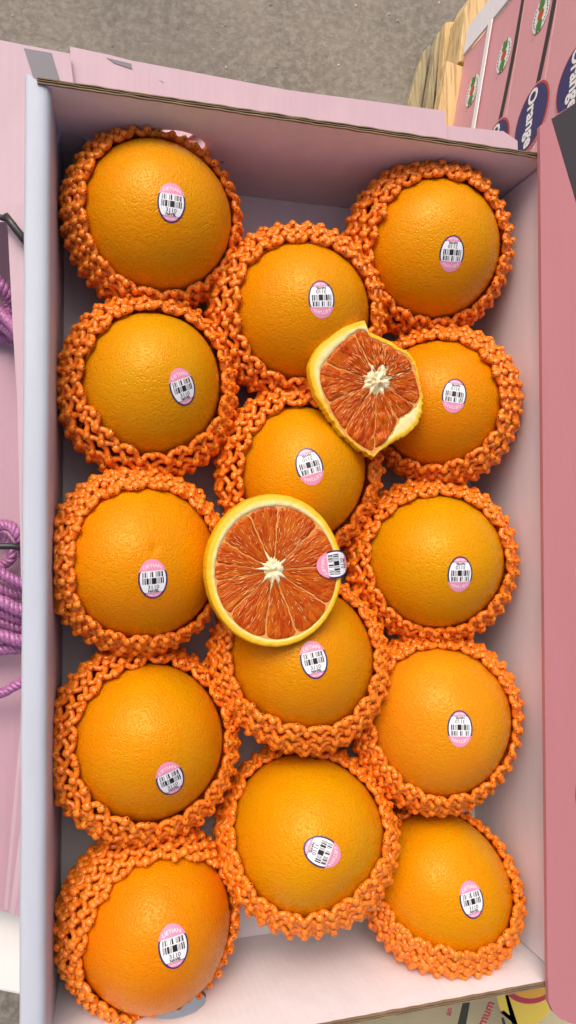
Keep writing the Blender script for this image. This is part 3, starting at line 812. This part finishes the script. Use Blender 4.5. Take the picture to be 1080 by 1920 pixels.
rope(rp((-80,1185,-.07),(0,1192,-.066),(28,1200,-.066),(70,1205,-.07)), .0044, 'bright purple cord low in the lower bundle')
rope(rp((-80,1222,-.078),(0,1218,-.073),(28,1216,-.073),(70,1214,-.076)), .0040, 'lowest purple cord of the lower bundle')
rope(rp((-80,1320,-.078),(0,1300,-.070),(24,1288,-.066),(70,1262,-.062)), .0034, 'single purple cord crossing the pink fan of sheets')
rope(rp((-90,505,-.084),(-30,520,-.082),(4,536,-.080),(16,566,-.082),(6,596,-.086)), .0038, 'inner purple cord loop tucked inside the upper bundle')
rope(rp((-90,588,-.079),(-30,600,-.076),(5,612,-.073),(34,634,-.066),(60,648,-.066)), .0038, 'second bright purple cord of the upper bundle running right')
rope(rp((-80,1090,-.082),(-10,1100,-.080),(25,1112,-.080),(70,1118,-.08)), .0040, 'shaded purple cord just above the thick cord of the lower bundle')
rope(rp((-80,1142,-.076),(0,1148,-.074),(28,1158,-.074),(70,1166,-.076)), .0042, 'purple cord pressed against the underside of the thick cord')
rope(rp((-80,1005,-.084),(-10,1000,-.082),(14,1018,-.080),(22,1046,-.080),(0,1062,-.084)), .0036, 'dark purple cord loop behind the black cord')
def cordend(pts, r, label):
    m = MB(); m.tube(rp(*pts), r, 10)
    tag(m.build('black_cord', black_plastic, smooth=True), label, 'cord', 'black cords beside the box')
cordend([(-60,396,-.036),(0,407,-.034),(14,412,-.034)], .0017, 'thin black cord at the left edge above the purple loops')
cordend([(10,404,-.034),(24,422,-.033),(38,440,-.033),(60,470,-.034)], .0022, 'thick black cord tip pointing under the box wall')
cordend([(-60,1020,-.06),(0,1024,-.058),(22,1024,-.058),(60,1030,-.058)], .0019, 'black cord lying across the lower purple cords')

# ------------------------------------------------------------------ stacked cartons at the far right
d1 = 1.335
def at_abs(x, y, zabs): return at(x, y, zabs-RZ)
zbase = CP[2]-d1
PA = at_abs(871, 107, zbase); PB = at_abs(849, 239, zbase)
E_ = nrm(PB-PA); NN = nrm(np.cross(E_, Z0))
if np.dot(NN, CP-PA) < 0: NN = -NN
FR = (PA, E_, -NN, Z0)                  # along the face, into the stack, up
HB = .109
def fp(s, z, o=0.0): return PA + E_*s + Z0*z + NN*o
def face_ellipse(s, z, a, b, o, n=40): return [fp(s+a*math.cos(t), z+b*math.sin(t), o) for t in np.linspace(0, 2*math.pi, n, endpoint=False)]
def face_coords(x, y):
    p = on_plane(x, y, PA, NN); return float(np.dot(p-PA, E_)), float(p[2]-PA[2])
T_OR = text_mesh('Orange', 1.0, .035); T_REG = text_mesh('R', 1.0, 0)
labs = ['lowest pink carton of the stack, standing on the pallet below the white strap', 'second pink carton of the stack just above the white strap', 'third pink carton of the stack with the whole blue oval emblem', 'fourth pink carton of the stack with its emblem cut by the frame', 'top pink carton of the stack at the frame corner']
e1 = face_coords(885, 167); e2 = face_coords(946, 104); e3 = face_coords(1019, 30)
o2 = face_coords(998, 222); o3 = face_coords(1074, 150)
es = (e1[0]+e2[0]+e3[0])/3; os_ = (o2[0]+o3[0])/2
print('emblems', e1, e2, e3, 'ovals', o2, o3)
for kx in range(5):
    zk = kx*(HB+.0005)
    c = empty('fruit_carton', fp(.28, zk) - NN*.16); tag(c, labs[kx], 'carton', 'pink printed cartons stacked on the pallet')
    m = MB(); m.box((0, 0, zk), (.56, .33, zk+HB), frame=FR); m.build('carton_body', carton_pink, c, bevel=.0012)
    ez = zk + (e2[1]-(HB+.0005))        # emblem height within a carton
    em = MB()
    K = 44
    V = [fp(es, ez, .0012)] + [fp(es+.030*(1+.035*math.cos(22*t))*math.cos(t), ez+.023*(1+.035*math.cos(22*t))*math.sin(t), .0012) for t in np.linspace(0, 2*math.pi, 88, endpoint=False)]
    em.add(V, [(0, 1+i, 1+(i+1) % 88) for i in range(88)], 0)
    emb = em.build('emblem', white_print, c)
    mk = MB()
    for q in range(26):                 # ring of tiny lettering marks
        t = 2*math.pi*q/26
        if abs(math.cos(t)) > .86: continue
        mk.prism([fp(es+.0245*math.cos(t+dx_), ez+rr_*math.sin(t+dx_), .0016) for dx_, rr_ in ((-.06, .0165), (.05, .0165), (.05, .0195), (-.06, .0195))], NN*.0002, 0)
    mk.prism(face_ellipse(es, ez, .0092, .0085, .0016, 24), NN*.0003, 1)
    for sg in (-1, 1):
        mk.prism([fp(es+sg*x_, ez+y_, .0016) for x_, y_ in ((.008, -.005), (.014, -.009), (.030, -.007), (.027, 0), (.031, .006), (.014, .008), (.009, .004))], NN*.0003, 2)
    mk.build('fruit_print', [black_print, orange_print, green], emb)
    rg = MB(); rg.add([fp(es+.034+x*.006, ez-.017+y*.006, .0012) for x, y in T_REG[0]], T_REG[1]); rg.build('printed_mark', grey_print, c)
    oz = zk + (o2[1]-2*(HB+.0005))
    ov = MB(); ov.prism(face_ellipse(os_, oz, .0575, .0475, .0012, 56), NN*.0002, 0); ov.prism(face_ellipse(os_, oz, .0555, .0455, .0016, 56), NN*.0002, 1); ov.prism(face_ellipse(os_, oz-.001, .0525, .0420, .0020, 56), NN*.0002, 2)
    ovo = ov.build('oval_emblem', [pale_pink, red, navy], c)
    tx = MB(); tx.add([fp(os_+x*.033, oz-.012+y*.034+.004*math.sin(x), .0026) for x, y in T_OR[0]], T_OR[1]); tx.build('lettering', white_print, ovo)
    if kx != 0:
        # curved printed band along the upper edge, running into the oval
        bd = MB(); n = 24; top = []; bot = []
        for q in range(n+1):
            s = -.0 + (os_-.012)*q/n
            zc = zk + HB*(.955) - .020*(q/n)**2.2; wd = .0125
            top.append(fp(s, min(zc+wd/2, zk+HB-.001), .0009)); bot.append(fp(s, zc-wd/2, .0009))
        bd.add(top+bot, [(q, q+1, n+2+q, n+1+q) for q in range(n)]); bd.build('printed_band', black_print, c)
# white strap round the stack at the seam above the lowest carton
m = MB(); zs = HB+.0003
m.box((.0, -.0075, zs-.007), (.56, -.0055, zs+.007), frame=FR); tag(m.build('white_strap', white_print, bevel=.0004), 'white plastic strap round the stacked pink cartons', 'strap')
# white corner board at the far corner
m = MB(); m.box((-.006, -.0045, -.002), (-.0005+.0, .05, .60), frame=FR); m.box((-.0005, -.0045, -.002), (.0, -.0015, .60), frame=FR)
m2 = MB(); m2.prism([fp(-.062, 0, .0045), fp(-.002, 0, .0045), fp(-.002, .60, .0045), fp(-.062, .60, .0045)], -NN*.004)
tag(m2.build('corner_board', board_white, bevel=.0008), 'white cardboard corner board standing at the far corner of the pink stack', 'corner board')
# pallet
pl = empty('wooden_pallet', (float(PA[0])+.1, float(PA[1])-.25, 0)); tag(pl, 'pale wooden pallet with protruding boards under the pink stack', 'pallet')
for pts, zt, th, mm, nm in [
   ([(858,25),(896,30),(880,107),(866,154),(834,148),(844,54)], .168, .060, wood, 'block'),
   ([(826,54),(845,52),(833,155),(848,330),(806,330),(815,205)], .095, .022, wood, 'plank'),
   ([(812,74),(821,66),(805,198),(796,330),(780,330),(791,202)], .060, .022, old_wood, 'plank'),
   ([(786,108),(800,92),(784,202),(768,330),(730,330),(758,200)], .030, .020, old_wood, 'plank')]:
    m = MB(); m.prism(px_poly(pts, zt-th-RZ), (0, 0, th)); m.build(nm, mm, pl, bevel=.002)
m = MB(); m.box((.02, -.035, -.0275), (.60, .33, -.0010), frame=FR); m.build('plank', wood, pl)
for s in (.06, .30, .52):
    for dpt in (.02, .25):
        m = MB(); m.box((s, dpt, -.155), (s+.07, dpt+.07, -.0280), frame=FR); m.build('block', old_wood, pl)
for s in (.0, .27, .49):
    m = MB(); m.box((s+.02, -.02, -.174), (s+.09, .33, -.1555), frame=FR); m.build('plank', old_wood, pl)

# ------------------------------------------------------------------ cream printed carton at the near side
zc_ = -.17
cc = empty('cream_carton', at(830, 2010, zc_) - Z0*.19)
tag(cc, 'cream printed carton showing past the near wall at the lower right', 'carton')
m = MB(); m.prism(px_poly([(585,1790),(1150,1680),(1230,2060),(640,2160)], zc_-.19), (0, 0, .19)); m.build('carton_body', cream, cc, bevel=.002)
def ink(pts, mtl, nm, h=.0003):
    b = MB(); b.prism(px_poly(pts, zc_+h), (0, 0, .0002)); b.build(nm, mtl, cc)
def ink_ell(x, y, a, b_, mtl, nm, h): ink([(x+a*math.cos(t), y+b_*math.sin(t)) for t in np.linspace(0, 2*math.pi, 36, endpoint=False)], mtl, nm, h)
ink_ell(985, 1862, 54, 62, yellow_print, 'fruit_print', .0003)
ink_ell(992, 1838, 52, 44, crimson, 'fruit_print', .0007); ink_ell(994, 1830, 48, 42, peach_print, 'fruit_print', .0011)
ink([(868,1878),(882,1874),(872,1930),(855,1932)], olive, 'script_print'); ink([(946,1862),(951,1861),(972,1925),(962,1930)], olive, 'script_print')
ink([(938,1898),(944,1894),(968,1914),(964,1920)], olive, 'script_print'); ink([(940,1908),(944,1908),(952,1930),(944,1930)], olive, 'script_print')
T_R = text_mesh('mum', 1.0, .03); T_R2 = text_mesh('an', 1.0, .03)
def ink_text(T, x, y, ang, size, mtl):
    ca, sa = math.cos(ang), math.sin(ang); b = MB()
    P = [at(x + size*(q[0]*ca + q[1]*sa), y + size*(q[0]*sa - q[1]*ca), zc_+.0005) for q in T[0]]
    b.add(P, T[1]); b.build('lettering', mtl, cc)
ink_text(T_R, 918, 1903, math.radians(-68), 24, crimson); ink_text(T_R2, 846, 1898, math.radians(-75), 16, crimson)
